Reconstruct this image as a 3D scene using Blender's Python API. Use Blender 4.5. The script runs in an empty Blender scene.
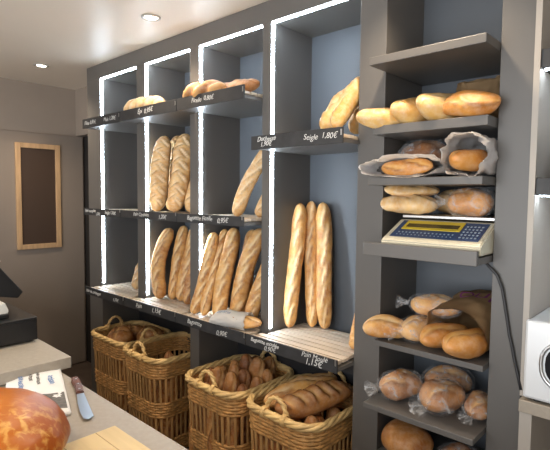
import bpy, bmesh, math, random
from mathutils import Vector, Matrix, noise
C = bpy.context.scene.collection
PI = math.pi

# ---------------------------------------------------------------- camera
yaw, pitch, roll = math.radians(47.1), math.radians(3.6), math.radians(0.57)
fw = Vector((-math.cos(yaw), math.sin(yaw), 0)); rt = Vector((math.sin(yaw), math.cos(yaw), 0)); up = Vector((0, 0, 1))
F = fw*math.cos(pitch) - up*math.sin(pitch); U = up*math.cos(pitch) + fw*math.sin(pitch)
R_, U_ = rt*math.cos(roll) + U*math.sin(roll), U*math.cos(roll) - rt*math.sin(roll)
cd = bpy.data.cameras.new('camera'); cam = bpy.data.objects.new('camera', cd); C.objects.link(cam)
cd.sensor_width = 36; cd.sensor_fit = 'HORIZONTAL'; cd.lens = 475/550*36; cd.clip_start = .02
cam.matrix_world = Matrix(((R_.x, U_.x, -F.x, 0), (R_.y, U_.y, -F.y, -1.72), (R_.z, U_.z, -F.z, 1.62), (0, 0, 0, 1)))
bpy.context.scene.camera = cam

# ---------------------------------------------------------------- world, daylight, exposure
w = bpy.data.worlds.new('world'); bpy.context.scene.world = w; w.use_nodes = True
bg = w.node_tree.nodes['Background']; bg.inputs[0].default_value = (1.0, .90, .78, 1); bg.inputs[1].default_value = .66
def area(name, loc, target, sx, sy, power, col):
    l = bpy.data.lights.new(name, 'AREA'); l.shape = 'RECTANGLE'; l.size = sx; l.size_y = sy; l.energy = power; l.color = col
    o = bpy.data.objects.new(name, l); C.objects.link(o); o.location = loc
    o.rotation_euler = (Vector(target)-Vector(loc)).to_track_quat('-Z', 'Y').to_euler(); return o
area('shop_window_daylight', (-.7, -3.95, 1.3), (-1.3, 0, 1.55), 3.0, 2.2, 95, (.88, .94, 1.0))
LAMPS = [(-3.744, -.27), (-2.284, -.26), (-.82, -.26), (-2.3, -2.0), (-.6, -2.0)]
vs = bpy.context.scene.view_settings
vs.view_transform = 'Standard'; vs.look = 'None'; vs.exposure = 0.36; vs.gamma = 1.0; vs.use_curve_mapping = False

# ---------------------------------------------------------------- helpers
def nt(name):
    m = bpy.data.materials.new(name); m.use_nodes = True
    return m, m.node_tree.nodes, m.node_tree.links, m.node_tree.nodes['Principled BSDF']
def mat(name, col, rough=.6, metal=0, nscale=0, namt=.12, bump=0, bscale=60, stretch=(1, 1, 1), emit=None, estr=0, spec=.5):
    m, N, L, P = nt(name)
    P.inputs['Base Color'].default_value = (*col, 1); P.inputs['Roughness'].default_value = rough; P.inputs['Metallic'].default_value = metal
    P.inputs['Specular IOR Level'].default_value = spec
    if emit: P.inputs['Emission Color'].default_value = (*emit, 1); P.inputs['Emission Strength'].default_value = estr
    if nscale or bump:
        tc = N.new('ShaderNodeTexCoord'); mp = N.new('ShaderNodeMapping'); mp.inputs['Scale'].default_value = stretch
        L.new(tc.outputs['Object'], mp.inputs['Vector'])
    if nscale:
        n = N.new('ShaderNodeTexNoise'); n.inputs['Scale'].default_value = nscale; n.inputs['Detail'].default_value = 5
        L.new(mp.outputs[0], n.inputs['Vector'])
        r = N.new('ShaderNodeValToRGB'); r.color_ramp.elements[0].position = .3; r.color_ramp.elements[1].position = .7
        r.color_ramp.elements[0].color = (*[c*(1-namt) for c in col], 1); r.color_ramp.elements[1].color = (*[min(1, c*(1+namt)) for c in col], 1)
        L.new(n.outputs['Fac'], r.inputs[0]); L.new(r.outputs[0], P.inputs['Base Color'])
    if bump:
        n = N.new('ShaderNodeTexNoise'); n.inputs['Scale'].default_value = bscale; n.inputs['Detail'].default_value = 4
        L.new(mp.outputs[0], n.inputs['Vector']); b = N.new('ShaderNodeBump'); b.inputs['Strength'].default_value = bump; b.inputs['Distance'].default_value = .01
        L.new(n.outputs['Fac'], b.inputs['Height']); L.new(b.outputs[0], P.inputs['Normal'])
    return m
def crust_mat(name, base, dark, cut, flour=.3, rough=.5, fscale=9):
    m, N, L, P = nt(name); P.inputs['Roughness'].default_value = rough
    tc = N.new('ShaderNodeTexCoord'); at = N.new('ShaderNodeAttribute'); at.attribute_name = 'crust'
    oi = N.new('ShaderNodeObjectInfo'); ad = N.new('ShaderNodeVectorMath'); ad.operation = 'ADD'
    cx = N.new('ShaderNodeCombineXYZ'); ml = N.new('ShaderNodeMath'); ml.operation = 'MULTIPLY'; ml.inputs[1].default_value = 17
    L.new(oi.outputs['Random'], ml.inputs[0]); L.new(ml.outputs[0], cx.inputs[0]); L.new(ml.outputs[0], cx.inputs[2])
    L.new(tc.outputs['Object'], ad.inputs[0]); L.new(cx.outputs[0], ad.inputs[1])
    n1 = N.new('ShaderNodeTexNoise'); n1.inputs['Scale'].default_value = 14; n1.inputs['Detail'].default_value = 6; L.new(ad.outputs[0], n1.inputs['Vector'])
    r1 = N.new('ShaderNodeValToRGB'); r1.color_ramp.elements[0].position = .33; r1.color_ramp.elements[1].position = .62
    r1.color_ramp.elements[0].color = (*dark, 1); r1.color_ramp.elements[1].color = (*base, 1); L.new(n1.outputs['Fac'], r1.inputs[0])
    sp = N.new('ShaderNodeSeparateColor'); L.new(at.outputs['Color'], sp.inputs[0])
    m1 = N.new('ShaderNodeMix'); m1.data_type = 'RGBA'; L.new(sp.outputs[0], m1.inputs[0]); L.new(r1.outputs[0], m1.inputs[6]); m1.inputs[7].default_value = (*cut, 1)
    m2 = N.new('ShaderNodeMix'); m2.data_type = 'RGBA'; L.new(sp.outputs[1], m2.inputs[0]); L.new(m1.outputs[2], m2.inputs[6]); m2.inputs[7].default_value = (*[d*.6 for d in dark], 1)
    n2 = N.new('ShaderNodeTexNoise'); n2.inputs['Scale'].default_value = fscale*4; n2.inputs['Detail'].default_value = 8; n2.inputs['Roughness'].default_value = .7; L.new(ad.outputs[0], n2.inputs['Vector'])
    r2 = N.new('ShaderNodeValToRGB'); r2.color_ramp.elements[0].position = .42; r2.color_ramp.elements[1].position = .7
    r2.color_ramp.elements[0].color = (0, 0, 0, 1); r2.color_ramp.elements[1].color = (flour, flour, flour, 1); L.new(n2.outputs['Fac'], r2.inputs[0])
    m3 = N.new('ShaderNodeMix'); m3.data_type = 'RGBA'; L.new(r2.outputs[0], m3.inputs[0]); L.new(m2.outputs[2], m3.inputs[6]); m3.inputs[7].default_value = (.80, .70, .55, 1)
    L.new(m3.outputs[2], P.inputs['Base Color'])
    b = N.new('ShaderNodeBump'); b.inputs['Strength'].default_value = .35; b.inputs['Distance'].default_value = .004; L.new(n2.outputs['Fac'], b.inputs['Height']); L.new(b.outputs[0], P.inputs['Normal'])
    return m
M = {
 'ceiling': mat('ceiling_paint', (.84, .76, .66), .45, nscale=1.2, namt=.03),
 'wall': mat('wall_paint', (.36, .30, .25), .75, nscale=3, namt=.05),
 'door': mat('door_paint', (.27, .225, .19), .65, nscale=2, namt=.05),
 'floor': mat('floor_tile', (.095, .07, .055), .5, nscale=7, namt=.25),
 'dark': mat('dark_joint', (.02, .017, .016), .8),
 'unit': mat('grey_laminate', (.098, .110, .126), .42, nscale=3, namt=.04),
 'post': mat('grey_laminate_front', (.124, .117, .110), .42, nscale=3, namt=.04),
 'base': mat('black_laminate', (.03, .031, .035), .5),
 'strip': mat('slate_strip', (.034, .034, .036), .55, nscale=25, namt=.2),
 'led': mat('led_diffuser', (.9, .95, 1), .4, emit=(.74, .87, 1), estr=36),
 'wood': mat('pale_ash_slats', (.68, .575, .46), .5, nscale=12, namt=.09, stretch=(.15, 3, 3)),
 'frame_wood': mat('beech_frame', (.55, .36, .20), .5, nscale=12, namt=.15, stretch=(3, 3, .4)),
 'pane': mat('brown_glass', (.075, .05, .038), .35),
 'chalk': mat('chalk_marker', (.72, .72, .70), .8),
 'steel': mat('brushed_steel', (.62, .62, .62), .32, 1),
 'steel_blade': mat('blade_steel', (.42, .50, .60), .28, .75),
 'counter': mat('counter_laminate', (.34, .295, .24), .5, nscale=60, namt=.06),
 'counter2': mat('register_counter_laminate', (.35, .31, .255), .5, nscale=60, namt=.06),
 'black': mat('black_plastic', (.012, .012, .013), .35),
 'white_plastic': mat('white_plastic', (.66, .64, .58), .45),
 'cream': mat('cream_plastic', (.56, .52, .40), .4),
 'yellow': mat('yellow_bezel', (.58, .43, .03), .4),
 'lcd': mat('olive_display', (.07, .055, .015), .2),
 'blue': mat('blue_keypad', (.02, .05, .13), .45),
 'key': mat('key_print', (.30, .38, .45), .5),
 'cable': mat('cable_rubber', (.03, .03, .033), .5),
 'wicker': mat('brown_wicker', (.62, .345, .125), .5, nscale=22, namt=.3, bump=.15, bscale=90),
 'wicker_rim': mat('peeled_wicker', (.86, .58, .26), .42, nscale=18, namt=.25, bump=.15, bscale=80),
 'stake': mat('wicker_stakes', (.60, .36, .15), .5, nscale=14, namt=.3, stretch=(1, 1, .3)),
 'paper': mat('white_paper', (.80, .79, .77), .8, nscale=9, namt=.05),
 'grey_paper': mat('greyish_paper_bag', (.70, .68, .67), .75, nscale=9, namt=.06),
 'kraft': mat('kraft_paper', (.44, .29, .15), .75, nscale=9, namt=.1),
 'print': mat('blue_print', (.10, .20, .42), .7),
 'grey_print': mat('dark_grey_print', (.13, .12, .11), .75, nscale=60, namt=.3),
 'pink': mat('purple_print', (.30, .07, .22), .7),
 'board': mat('pale_yellow_wood', (.62, .46, .22), .5, nscale=8, namt=.1, stretch=(.3, 4, 4)),
 'board_line': mat('board_joint', (.34, .22, .09), .6),
 'handle': mat('brown_wood_handle', (.12, .045, .03), .4, nscale=30, namt=.4, stretch=(1, 1, .2)),
 'side': mat('off_white_laminate', (.42, .38, .335), .5, nscale=5, namt=.03),
 'silver': mat('silver_plastic', (.74, .76, .78), .38, .25),
 'glass_dark': mat('dark_glass', (.015, .015, .017), .12),
 'jar': mat('green_preserve', (.09, .13, .04), .3, nscale=40, namt=.6),
 'brownbox': mat('brown_carton', (.16, .08, .05), .6),
 'lamp': mat('lamp_lens', (1, .9, .75), .4, emit=(1, .86, .66), estr=14),
 'ring': mat('lamp_ring', (.55, .52, .48), .35, .3),
 'golden': crust_mat('golden_crust', (.80, .44, .13), (.54, .215, .045), (.92, .68, .36), .3),
 'pale': crust_mat('pale_floured_crust', (.86, .56, .24), (.64, .34, .11), (.86, .66, .40), .6),
 'brown': crust_mat('brown_crust', (.56, .25, .07), (.34, .115, .022), (.74, .44, .17), .25),
 'deep': crust_mat('deep_brown_crust', (.40, .145, .035), (.20, .06, .012), (.50, .27, .12), .18),
 'yellow_crust': crust_mat('yellow_crust', (.78, .49, .16), (.62, .31, .07), (.86, .64, .32), .45, .42),
 'orange': crust_mat('orange_crust', (.66, .29, .055), (.50, .18, .03), (.72, .42, .13), .25, .4),
}
def brioche_mat():
    m, N, L, P = nt('glazed_brioche_crust'); P.inputs['Roughness'].default_value = .36; P.inputs['Specular IOR Level'].default_value = .3; P.inputs['Coat Weight'].default_value = .12; P.inputs['Coat Roughness'].default_value = .3
    tc = N.new('ShaderNodeTexCoord'); n = N.new('ShaderNodeTexNoise'); n.inputs['Scale'].default_value = 5; n.inputs['Detail'].default_value = 5; L.new(tc.outputs['Object'], n.inputs['Vector'])
    sx = N.new('ShaderNodeSeparateXYZ'); L.new(tc.outputs['Object'], sx.inputs[0])
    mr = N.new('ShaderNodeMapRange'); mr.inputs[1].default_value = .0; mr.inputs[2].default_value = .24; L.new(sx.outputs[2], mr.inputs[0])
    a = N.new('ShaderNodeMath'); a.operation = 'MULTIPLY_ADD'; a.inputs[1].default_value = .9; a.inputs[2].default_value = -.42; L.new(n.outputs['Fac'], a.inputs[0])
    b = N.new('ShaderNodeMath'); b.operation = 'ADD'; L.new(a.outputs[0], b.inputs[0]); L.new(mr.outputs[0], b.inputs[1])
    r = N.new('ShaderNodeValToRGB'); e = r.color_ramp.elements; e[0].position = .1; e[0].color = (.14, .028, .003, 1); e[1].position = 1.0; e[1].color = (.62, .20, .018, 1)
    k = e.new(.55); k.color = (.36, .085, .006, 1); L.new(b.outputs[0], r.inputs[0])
    n2 = N.new('ShaderNodeTexNoise'); n2.inputs['Scale'].default_value = 48; n2.inputs['Detail'].default_value = 4; n2.inputs['Distortion'].default_value = .5; L.new(tc.outputs['Object'], n2.inputs['Vector'])
    # a patch where the crust cracked into pale flecks, on one shoulder of the loaf
    vd = N.new('ShaderNodeVectorMath'); vd.operation = 'DISTANCE'; vd.inputs[1].default_value = (.15, -.02, .12); L.new(tc.outputs['Object'], vd.inputs[0])
    pm = N.new('ShaderNodeMapRange'); pm.inputs[1].default_value = .15; pm.inputs[2].default_value = .0; pm.inputs[4].default_value = .75; L.new(vd.outputs['Value'], pm.inputs[0])
    r2 = N.new('ShaderNodeValToRGB'); r2.color_ramp.elements[0].position = .47; r2.color_ramp.elements[1].position = .66; L.new(n2.outputs['Fac'], r2.inputs[0])
    mm = N.new('ShaderNodeMath'); mm.operation = 'MULTIPLY'; L.new(r2.outputs[0], mm.inputs[0]); L.new(pm.outputs[0], mm.inputs[1])
    mx = N.new('ShaderNodeMix'); mx.data_type = 'RGBA'; L.new(mm.outputs[0], mx.inputs[0]); L.new(r.outputs[0], mx.inputs[6]); mx.inputs[7].default_value = (.88, .56, .15, 1)
    L.new(mx.outputs[2], P.inputs['Base Color'])
    bp = N.new('ShaderNodeBump'); bp.inputs['Strength'].default_value = .12; bp.inputs['Distance'].default_value = .01; L.new(n2.outputs['Fac'], bp.inputs['Height']); L.new(bp.outputs[0], P.inputs['Normal'])
    return m
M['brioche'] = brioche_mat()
def film_mat():
    m, N, L, P = nt('clear_plastic_film'); P.inputs['Base Color'].default_value = (.85, .86, .88, 1); P.inputs['Roughness'].default_value = .18
    tr = N.new('ShaderNodeBsdfTransparent'); mx = N.new('ShaderNodeMixShader'); tc = N.new('ShaderNodeTexCoord')
    n = N.new('ShaderNodeTexNoise'); n.inputs['Scale'].default_value = 22; n.inputs['Detail'].default_value = 4; n.inputs['Distortion'].default_value = 1.5; L.new(tc.outputs['Object'], n.inputs['Vector'])
    r = N.new('ShaderNodeValToRGB'); r.color_ramp.elements[0].position = .47; r.color_ramp.elements[0].color = (.06, .06, .06, 1); r.color_ramp.elements[1].position = .72; r.color_ramp.elements[1].color = (.45, .45, .45, 1)
    L.new(n.outputs['Fac'], r.inputs[0]); L.new(r.outputs[0], mx.inputs[0]); L.new(tr.outputs[0], mx.inputs[1]); L.new(P.outputs[0], mx.inputs[2])
    L.new(mx.outputs[0], N['Material Output'].inputs['Surface'])
    bp = N.new('ShaderNodeBump'); bp.inputs['Strength'].default_value = .6; bp.inputs['Distance'].default_value = .01; L.new(n.outputs['Fac'], bp.inputs['Height']); L.new(bp.outputs[0], P.inputs['Normal'])
    return m
M['film'] = film_mat()

def add_box(bm, x0, x1, y0, y1, z0, z1, bev=0):
    r = bmesh.ops.create_cube(bm, size=1); v = r['verts']
    bmesh.ops.scale(bm, vec=(x1-x0, y1-y0, z1-z0), verts=v); bmesh.ops.translate(bm, vec=((x0+x1)/2, (y0+y1)/2, (z0+z1)/2), verts=v)
    if bev:
        es = list({e for q in v for e in q.link_edges}); bmesh.ops.bevel(bm, geom=es, offset=bev, segments=2, affect='EDGES', profile=.5)
def obj(name, bm, m, parent=None, smooth=False):
    me = bpy.data.meshes.new(name); bm.normal_update(); bm.to_mesh(me); bm.free(); me.materials.append(M[m] if isinstance(m, str) else m)
    if smooth:
        for p in me.polygons: p.use_smooth = True
    o = bpy.data.objects.new(name, me); C.objects.link(o)
    if parent: o.parent = parent
    return o
def bx(name, m, parent, *b, bev=0):
    bm = bmesh.new(); add_box(bm, *b, bev=bev); return obj(name, bm, m, parent)
def add_tube(bm, pts, r, n=8, closed=False, cap=True):
    pts = [Vector(p) for p in pts]; K = len(pts); rings = []; ref = None
    for i, p in enumerate(pts):
        a = pts[(i-1) % K] if closed or i else p; b = pts[(i+1) % K] if closed or i < K-1 else p
        d = (b-a).normalized()
        if ref is None: ref = Vector((0, 0, 1)) if abs(d.z) < .9 else Vector((1, 0, 0))
        s = d.cross(ref).normalized(); t = s.cross(d).normalized()
        if not closed: ref = t
        rr = r[i] if isinstance(r, (list, tuple)) else r
        rings.append([bm.verts.new(p + s*math.cos(2*PI*k/n)*rr + t*math.sin(2*PI*k/n)*rr) for k in range(n)])
    for i in range(K if closed else K-1):
        A, B = rings[i], rings[(i+1) % K]
        for k in range(n): bm.faces.new((A[k], B[k], B[(k+1) % n], A[(k+1) % n]))
    if not closed and cap: bm.faces.new(rings[0]); bm.faces.new(rings[-1][::-1])
def add_prism(bm, prof, x0, x1):       # profile in (y, z), extruded along x
    a = [bm.verts.new((x0, y, z)) for y, z in prof]; b = [bm.verts.new((x1, y, z)) for y, z in prof]; n = len(prof)
    for i in range(n): bm.faces.new((a[i], a[(i+1) % n], b[(i+1) % n], b[i]))
    bm.faces.new(a[::-1]); bm.faces.new(b); bmesh.ops.recalc_face_normals(bm, faces=bm.faces)
def add_poly(bm, pts, th):              # polygon in (x, y) extruded by th in z
    a = [bm.verts.new((x, y, 0)) for x, y in pts]; b = [bm.verts.new((x, y, th)) for x, y in pts]; n = len(pts)
    for i in range(n): bm.faces.new((a[i], a[(i+1) % n], b[(i+1) % n], b[i]))
    bm.faces.new(a[::-1]); bm.faces.new(b); bmesh.ops.recalc_face_normals(bm, faces=bm.faces)
def add_lathe(bm, prof, cx=0, cy=0, n=24):
    rings = [[bm.verts.new((cx+r*math.cos(2*PI*k/n), cy+r*math.sin(2*PI*k/n), z)) for k in range(n)] for r, z in prof]
    for A, B in zip(rings, rings[1:]):
        for k in range(n): bm.faces.new((A[k], A[(k+1) % n], B[(k+1) % n], B[k]))
    bm.faces.new(rings[0][::-1]); bm.faces.new(rings[-1])
def tag(o, label, cat, group=None):
    o['label'] = label; o['category'] = cat
    if group: o['group'] = group
    return o
def thing(name, label, cat, loc=(0, 0, 0), group=None):
    o = bpy.data.objects.new(name, None); o.empty_display_size = .05; C.objects.link(o); o.location = loc
    return tag(o, label, cat, group)
def struct(name, m, *b, bev=0):
    o = bx(name, m, None, *b, bev=bev); o['kind'] = 'structure'; return o
def frame(o, base, top, face):          # local +z along base->top, local -y towards face
    base, top, face = Vector(base), Vector(top), Vector(face); z = (top-base).normalized()
    y = -(face - z*face.dot(z)).normalized(); x = y.cross(z)
    o.matrix_world = Matrix(((x.x, y.x, z.x, base.x), (x.y, y.y, z.y, base.y), (x.z, y.z, z.z, base.z), (0, 0, 0, 1)))
def text(s, size, m, parent, loc, rot=(PI/2, 0, 0), shear=.25, th=.0004, name='lettering', off=0.0):
    c = bpy.data.curves.new('t', 'FONT'); c.body = s; c.size = size; c.shear = shear; c.extrude = th; c.offset = off
    t = bpy.data.objects.new('t', c); C.objects.link(t); bpy.context.view_layer.update()
    me = bpy.data.meshes.new_from_object(t.evaluated_get(bpy.context.evaluated_depsgraph_get()))
    bpy.data.objects.remove(t); bpy.data.curves.remove(c)
    rnd = random.Random(hash(len(s))*7+ord(s[0]))
    for v in me.vertices:                # a hand's unevenness
        v.co.y += size*.07*math.sin(v.co.x/size*2.1+ord(s[0]))
    me.materials.clear(); me.materials.append(M[m]); me.name = name
    o = bpy.data.objects.new(name, me); C.objects.link(o); o.parent = parent; o.location = loc; o.rotation_euler = rot
    return o

# ---------------------------------------------------------------- setting
ZC = 2.571; XW = -4.398
struct('floor', 'floor', XW-.1, 1.6, -4.2, .46, -.1, 0)
struct('ceiling', 'ceiling', XW-.1, 1.6, -4.2, .46, ZC, ZC+.1)
struct('wall_left', 'wall', XW-.1, XW, -4.2, .46, 0, ZC)
struct('wall_back', 'wall', XW, 1.6, .36, .46, 0, ZC)
struct('trim_1', 'wall', XW, -3.60, .28, .36, 2.15, ZC)           # bulkhead in the corner
struct('trim_2', 'dark', XW, -3.60, .352, .36, 0, 2.15)           # dark doorway strip beside the unit
struct('wall_right', 'side', .9, 1.0, -1.0, .36, 0, ZC)
door = struct('door_1', 'door', XW, XW+.03, -1.2, .33, .012, 2.14, bev=.003)
def wall_window():
    t = thing('framed_pane', 'narrow dark upright pane in a light wood frame on the brown wall panel', 'framed pane', (XW+.03, -.05, 1.14))
    y0, y1, z0, z1 = -.262, .112, 1.13, 2.045; fwid = .042; Y = -.05; Z = 1.14
    bm = bmesh.new()
    for b in ((y0, y0+fwid, z0, z1), (y1-fwid, y1, z0, z1), (y0+fwid, y1-fwid, z0, z0+fwid), (y0+fwid, y1-fwid, z1-fwid, z1)):
        add_box(bm, 0, .022, b[0]-Y, b[1]-Y, b[2]-Z, b[3]-Z, bev=.003)
    obj('frame', bm, 'frame_wood', t)
    bx('pane', 'pane', t, .002, .008, y0+fwid-Y, y1-fwid-Y, z0+fwid-Z, z1-fwid-Z)
wall_window()
labels = ['recessed ceiling spotlight farthest left, above the brown wall corner', 'recessed ceiling spotlight above the row with the twisted bread',
          'recessed ceiling spotlight above the tall narrow shelves', 'recessed ceiling spotlight over the till counter', 'recessed ceiling spotlight over the serving counter']
for (x, y), lb in zip(LAMPS, labels):
    t = thing('ceiling_spotlight', lb, 'spotlight', (x, y, ZC), 'recessed ceiling spotlights')
    bm = bmesh.new(); add_lathe(bm, [(.052, 0), (.052, -.006), (.038, -.009), (.036, -.001)], n=32); bmesh.ops.recalc_face_normals(bm, faces=bm.faces); obj('trim_ring', bm, 'ring', t, True)
    bm = bmesh.new(); add_lathe(bm, [(.035, -.002), (.034, -.0045), (.02, -.006)], n=32); obj('lens', bm, 'lamp', t, True)
    l = bpy.data.lights.new('spot_bulb', 'SPOT'); l.energy = 32; l.color = (1, .80, .58); l.spot_size = math.radians(125); l.spot_blend = .8; l.shadow_soft_size = .04
    o = bpy.data.objects.new('spot_bulb', l); C.objects.link(o); o.parent = t; o.location = (0, 0, -.02)

# ---------------------------------------------------------------- display unit
XL, XR = -3.576, -.456
PX = [(-3.576, -3.375), (-2.87, -2.771), (-2.287, -2.202), (-1.693, -1.637), (-1.124, -1.0), (-.562, -.456)]
unit = thing('display_unit', 'long grey built-in bakery shelving wall with bright white light strips', 'shelving unit', ((XL+XR)/2, .16, 0))
ux = -(XL+XR)/2; uy = -.16
def ub(name, m, x0, x1, y0, y1, z0, z1, bev=0): return bx(name, m, unit, x0+ux, x1+ux, y0+uy, y1+uy, z0, z1, bev=bev)
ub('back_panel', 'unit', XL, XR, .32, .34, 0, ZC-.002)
ub('cornice', 'post', XL, -1.124, 0, .32, 2.465, ZC-.002)
for i, (a, b) in enumerate(PX):
    low = 0 if i in (0, 2, 4, 5) else .885
    z1 = 2.465 if i < 4 else ZC-.002
    if i in (1, 2, 3): z1 = 2.465
    ub('upright', 'post', a, b, 0, .32, low, z1, bev=.0015)
ub('support_rail', 'base', -3.40, -2.287, .0, .32, .84, .884)
ub('support_rail', 'base', -2.202, -1.124, .0, .32, .84, .884)
ub('base_lining', 'base', -3.40, -2.287, .312, .32, 0, .84)
ub('base_lining', 'base', -2.202, -1.124, .312, .32, 0, .84)
ub('plinth', 'base', -3.40, -2.287, .29, .312, 0, .05)
for i in range(4):
    a = PX[i][1]; b = PX[i+1][0]
    ub('light_strip', 'led', a, a+.005, .004, .020, .945, 2.464)
    ub('light_strip', 'led', a+.006, b-.02, .004, .020, 2.459, 2.4649)
# right column shelves, each with a front that sticks out a little
for z, th, yf in ((2.145, .03, -.13), (1.892, .034, -.09), (1.69, .028, -.12), (1.037, .022, -.05), (.80, .022, -.12), (.555, .022, -.05)):
    ub('shelf', 'post', -.997, -.565, yf, .318, z-th, z, bev=.002)
ub('shelf', 'post', -.997, -.565, -.125, .318, 1.395, 1.418)
ub('shelf_lip', 'post', -.997, -.565, -.145, -.126, 1.393, 1.443, bev=.002)

# trays with slatted wood grilles and handwritten front strips
def tray(x0, x1, bx0, bx1, z, ztop, zbot, texts, label, slat_n, group, ends=True):
    t = thing('bread_tray', label, 'tray', ((x0+x1)/2, 0, zbot), group); cx = (x0+x1)/2
    bm = bmesh.new(); add_box(bm, x0+.002-cx, x1-.002-cx, -.122, -.002, 0, .016); add_box(bm, bx0+.009-cx, bx1-.004-cx, -.002, .30, 0, .016)
    obj('tray_board', bm, 'post', t)
    bx('front_strip', 'strip', t, x0-cx, x1-cx, -.131, -.122, -.004, ztop-zbot, bev=.001)
    bm = bmesh.new(); gx0, gx1 = x0+.012-cx, x1-.012-cx; k = slat_n; p = .40/k
    for i in range(k):
        y0 = -.118+i*p; y1 = y0+p-.0115
        a, b = (gx0, gx1) if y1 < -.004 else (max(gx0, bx0+.012-cx), min(gx1, bx1-.012-cx))
        if y0 < -.004 <= y1: a, b = max(gx0, bx0+.012-cx), min(gx1, bx1-.012-cx)
        add_box(bm, a, b, y0, y1, z-zbot-.014, z-zbot, bev=.0012)
    for xx in (bx0+.03-cx, bx1-.05-cx): add_box(bm, xx, xx+.022, -.112, .27, z-zbot-.027, z-zbot-.0142)
    obj('slatted_grille', bm, 'wood', t)
    for s, tx, dz, sz in texts: text(s, sz, 'chalk', t, (tx-cx, -.1322, dz), off=-.0002 if sz > .031 else .0003)
    bx('bracket', 'steel', t, x1-.010-cx, x1-.003-cx, -.1325, -.1311, .028, .052)
    return t
g1, g2, g3 = 'slatted trays on the top row', 'slatted trays on the middle row', 'slatted trays on the bottom row'
ZT = [(-3.385, -2.86, -3.375, -2.87), (-2.855, -2.24, -2.771, -2.287), (-2.235, -1.69, -2.202, -1.693)]
TOP = [[('Flûte 0,85€', -3.35, .018, .036), ('Maïs 1,20€', -3.07, .018, .036)], [('Épi  0,95€', -2.64, .020, .040)], [('Ficelle  0,80€', -2.10, .022, .034)]]
MID = [[('Pain complet', -3.36, .018, .03), ('1,20€', -3.2, -.001, .026), ('Seigle 1,30€', -3.07, .012, .03)], [('Pain Céréales', -2.70, .014, .032), ('1,20€', -2.42, .006, .034)], [('Baguette Ficelle', -2.14, .014, .034), ('0,95€', -1.885, .008, .036)]]
names_t = ['leftmost, empty above its label strip', 'second from left, carrying the small twisted bread', 'third from left, carrying the dark rustic baguettes']
names_m = ['leftmost, with nothing standing on it', 'second from left, under the floured scored loaves', 'third from left, under the baguettes leaning right']
for i, (x0, x1, b0, b1) in enumerate(ZT):
    tray(x0, x1, b0, b1, 2.125, 2.150, 2.088, TOP[i], 'dark label tray of the top row, ' + names_t[i], 8, g1)
    tray(x0, x1, b0, b1, 1.502, 1.513, 1.468, MID[i], 'dark label tray of the middle row, ' + names_m[i], 8, g2)
tray(-1.637, -1.112, -1.637, -1.124, 1.872, 1.897, 1.836, [('Duchesse', -1.595, .034, .030), ('1,90€', -1.575, .010, .030), ('Seigle  1,80€', -1.315, .020, .034)], 'high single tray lettered Seigle beside the wide grey upright', 8, None)
BOT = [(-3.385, -2.83, -3.375, -2.87, [('Pain de campagne', -3.36, .016, .03), ('1,15€', -2.97, .008, .03)], 'leftmost, with one small loaf at its right end'),
       (-2.825, -2.25, -2.771, -2.287, [('Pain', -2.68, .014, .042), ('1,15€', -2.50, .014, .042)], 'second from left, lettered Pain'),
       (-2.245, -1.67, -2.202, -1.693, [('Baguette', -2.14, .018, .036), ('0,90€', -1.89, .004, .036)], 'third from left, crowded with baguettes'),
       (-1.665, -1.12, -1.637, -1.124, [('Baguette moulée', -1.63, .028, .027), ('0,90€', -1.54, .002, .032), ('Pain Moulé', -1.31, .030, .032), ('1,15€', -1.29, .000, .04)], 'rightmost, its pale slats mostly bare')]
for x0, x1, b0, b1, tx, lb in BOT: tray(x0, x1, b0, b1, .925, .938, .886, tx, 'pale slatted tray of the bottom row, ' + lb, 8, g3)

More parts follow.
